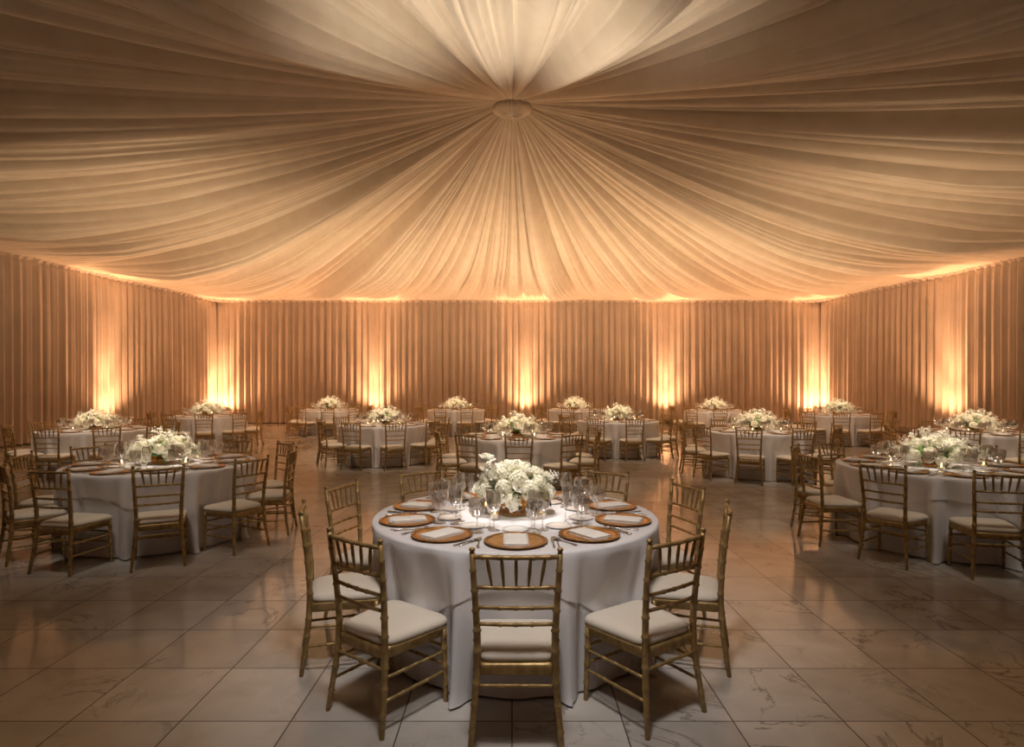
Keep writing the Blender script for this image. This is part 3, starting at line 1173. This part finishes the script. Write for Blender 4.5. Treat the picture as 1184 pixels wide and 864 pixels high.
# ------------------------------------------------------------------ table linens
def fold_fn(seed):
    r = np.random.default_rng(seed)
    ks = [(int(r.integers(13, 17)), .55), (int(r.integers(19, 25)), .45), (int(r.integers(27, 35)), .25)]
    ph = r.random(4) * 6.28

    def f(p):
        v = sum(am * np.sin(k * p + q + 0.6 * np.sin(3 * p + q)) for (k, am), q in zip(ks, ph))
        return np.tanh(v * 1.3)
    return f


def cloth_arrays(seed, phase):
    nphi = 360
    p = np.linspace(0, 2 * PI, nphi, endpoint=False)
    ff = fold_fn(seed)(p)
    # seats press the cloth inwards
    dd = np.abs(((p - (phase - PI / 2)) / R(36) + 0.5) % 1.0 - 0.5) * 36
    q = np.clip((17.2 - dd) / 4.5, 0, 1)
    press = q * q * (3 - 2 * q)
    return p, ff, press


def hang_r(s_, ff, press):
    g = np.clip(s_, 0, 1) ** 0.75
    k = np.clip(np.asarray(s_) * 2.6, 0, 1)
    free = TABLE_R + .002 + 0.026 * s_ + ff * 0.062 * g + 0.02 * g
    held = TABLE_R - 0.060 + 0.010 * ff * np.clip(np.asarray(s_) * 2.2, 0, 1)
    return free * (1 - press * k) + held * press * k


def tablecloth_mesh(seed, phase):
    p, ff, press = cloth_arrays(seed, phase)
    rows = [(0.0, 0.0, 0), (0.3, 0, 0), (0.6, 0, 0), (0.80, 0, 0), (TABLE_R - .012, 0, 0), (TABLE_R - .003, -.003, 0), (TABLE_R + .001, -.012, 0)]
    P = []
    for (r_, dz, _) in rows:
        P.append(np.stack([r_ * np.cos(p), r_ * np.sin(p), np.full_like(p, TABLE_Z + dz)], -1))
    for z_ in [.72, .68, .62, .56, .50, .44, .38, .32, .26, .20, .14, .09, .05, .025, .008]:
        s_ = (TABLE_Z - z_) / TABLE_Z
        g = s_ ** 0.8
        r_ = hang_r(s_, ff, press)
        if z_ < .06:
            r_ = r_ + (0.06 - z_) * 0.35 * (ff > -0.2) * (1 - press)
        P.append(np.stack([r_ * np.cos(p), r_ * np.sin(p), np.full_like(p, z_) + (0.004 if z_ < .02 else 0)], -1))
    P = np.stack(P, 1)
    return P


def overlay_mesh(seed, phase, sq, half=1.09):
    p, ff, press = cloth_arrays(seed, phase)
    q = (p - sq)
    ed = half / np.maximum(np.abs(np.cos(q)), np.abs(np.sin(q)))
    ed = np.minimum(ed, half * 1.36)
    drop = ed - TABLE_R
    P = []
    up = 0.0035
    for (r_, dz) in [(0.0, 0.0), (0.3, 0), (0.6, 0), (0.80, 0), (TABLE_R - .010, 0), (TABLE_R + .002, -.003), (TABLE_R + .007, -.012)]:
        P.append(np.stack([r_ * np.cos(p), r_ * np.sin(p), np.full_like(p, TABLE_Z + up + dz)], -1))
    for f_ in np.linspace(0.08, 1.0, 12):
        z_ = TABLE_Z - 0.015 - (drop - 0.015) * f_
        s_ = (TABLE_Z - z_) / TABLE_Z
        g = np.clip(s_, 0, 1) ** 0.8
        r_ = hang_r(s_, ff, press) + 0.008
        P.append(np.stack([r_ * np.cos(p), r_ * np.sin(p), z_], -1))
    return np.stack(P, 1)


SEATN = {0: 'near', 1: 'near right', 2: 'right front', 3: 'right rear', 4: 'far right', 5: 'far',
         -1: 'near left', -2: 'left front', -3: 'left rear', -4: 'far left'}
CUT = random.Random(77)
arrB = arrC = None
TOPZ = TABLE_Z + 0.0036

for ti, (tn, tx, ty, ph, tier) in enumerate(TABLES):
    rj = random.Random(500 + ti)
    phr = R(ph)
    o = np_grid('tablecloth', tablecloth_mesh(20 + ti, phr), 'linen', True)
    o.location = (tx, ty, 0)
    tag(o, 'floor length white tablecloth on ' + tn, 'tablecloth', 'floor length tablecloths')
    sq = phr + (PI / 2 if ti == 0 else rj.uniform(0, PI / 2))
    if ti == 1:
        sq = R(-12)
    if ti == 2:
        sq = R(-30)
    o = np_grid('cloth_overlay', overlay_mesh(20 + ti, phr, sq), 'overlay', True)
    o.location = (tx, ty, 0)
    tag(o, 'white square cloth overlay over the long tablecloth on ' + tn, 'tablecloth', 'square cloth overlays')
    # centrepiece
    if ti == 0:
        ARR_MAIN.location = (tx, ty + .02, TOPZ)
        tag(ARR_MAIN, 'dense white rose and hydrangea centrepiece in amber glass vase on ' + tn, 'flower arrangement', 'floral centrepieces')
    else:
        st_ = ARR_B if ti % 2 else ARR_C
        sc = (0.95, 0.95, 1.0) if ti in (1, 2) else ((1.05, 1.05, 1.05) if tier == 2 else (1.1, 1.1, 1.15))
        if ti == 2:
            sc = (1.03, 0.98, 1.0)
        a_cam = math.atan2(tx, ty)
        st_.put((tx, ty, TOPZ), -a_cam + rj.choice([0, PI]) + rj.uniform(-.25, .25), 'low white flower centrepiece with greenery on ' + tn, 'flower arrangement', 'floral centrepieces', sc)
    # votives
    if tier <= 2:
        for k in range(4):
            a = R(45 + 90 * k + 8) + rj.uniform(-.2, .2)
            rx = (.22 if ti == 0 else .40)
            VOTIVE.put((tx + rx * math.cos(a), ty + rx * .9 * math.sin(a), TOPZ), 0,
                       'lit votive candle in glass, %s the flowers on %s' % (['right behind', 'left behind', 'left before', 'right before'][k], tn), 'candle', 'votive candles')
    # the nearest seat to the camera gets the name near
    cam_ang = math.atan2(-tx, ty)              # direction to camera measured like seat angle (0 = towards -y, + = +x)
    seat_angles = [ph + 36 * k for k in range(10)]
    rel = [((s_ - math.degrees(cam_ang) + 180) % 360) - 180 for s_ in seat_angles]
    k0 = min(range(10), key=lambda k: abs(rel[k]))
    for k in range(10):
        idx = (k - k0) % 10
        if idx > 5:
            idx -= 10
        sn = SEATN[idx]
        sa = R(seat_angles[k])
        dirx, diry = math.sin(sa), -math.cos(sa)      # from the table centre out to the seat
        rad = 1.068 + rj.uniform(0, .03)
        jit = rj.uniform(-.02, .02)
        face = sa + rj.uniform(-.05, .05)
        if ti == 0:
            rad, jit, face = 1.062, 0, sa + rj.uniform(-.03, .03)
        cx, cy = tx + dirx * rad - diry * jit, ty + diry * rad + dirx * jit
        CHAIR.put((cx, cy, 0), face, 'gold chiavari chair with ivory seat, %s place at %s' % (sn, tn), 'chair', 'chiavari chairs round the tables')
        # place setting
        pr = TABLE_R - 0.205
        px, py = tx + dirx * pr, ty + diry * pr
        CHARGER.put((px, py, TOPZ), sa, 'gold charger plate, %s place at %s' % (sn, tn), 'plate', 'gold charger plates')
        NAPKIN.put((px, py, TOPZ + .0055), sa + rj.uniform(-.12, .12), 'folded white napkin on gold charger, %s place at %s' % (sn, tn), 'napkin', 'folded napkins')

        def at(r_, off):
            return (tx + dirx * r_ - diry * off, ty + diry * r_ + dirx * off)
        # off > 0 is to the diner's right
        if tier == 1:
            fx, fy = at(pr + .02, -.195)
            FORK.put((fx, fy, TOPZ), sa, 'silver dinner fork, %s place at %s' % (sn, tn), 'fork', 'dinner forks')
            kx, ky = at(pr + .02, .195)
            KNIFE.put((kx, ky, TOPZ), sa, 'silver dinner knife, %s place at %s' % (sn, tn), 'knife', 'dinner knives')
            kx, ky = at(pr + .02, .222)
            SPOON.put((kx, ky, TOPZ), sa, 'silver soup spoon, %s place at %s' % (sn, tn), 'spoon', 'soup spoons')
            bx, by = at(pr - .26, 0.0)
            BREAD.put((bx, by, TOPZ), 0, 'small white bread plate, %s place at %s' % (sn, tn), 'plate', 'bread plates')
            gx, gy = at(.515, .105)
            G_water.put((gx, gy, TOPZ), rj.random(), 'cut crystal water goblet, %s place at %s' % (sn, tn), 'glass', 'water goblets')
            gx, gy = at(.425, .155)
            G_wine.put((gx, gy, TOPZ), rj.random(), 'clear wine glass, %s place at %s' % (sn, tn), 'glass', 'wine glasses')
            gx, gy = at(.385, .095)
            if ti > 0 and k % 2:
                continue
            G_flute.put((gx, gy, TOPZ), rj.random(), 'slim champagne flute, %s place at %s' % (sn, tn), 'glass', 'champagne flutes')
        else:
            gx, gy = at(.50, .13)
            G_water_far.put((gx, gy, TOPZ), rj.random(), 'cut crystal water goblet, %s place at %s' % (sn, tn), 'glass', 'water goblets')
            if tier == 2 or k % 2:
                gx, gy = at(.50, .215)
                G_wine_far.put((gx, gy, TOPZ), rj.random(), 'clear wine glass, %s place at %s' % (sn, tn), 'glass', 'wine glasses')
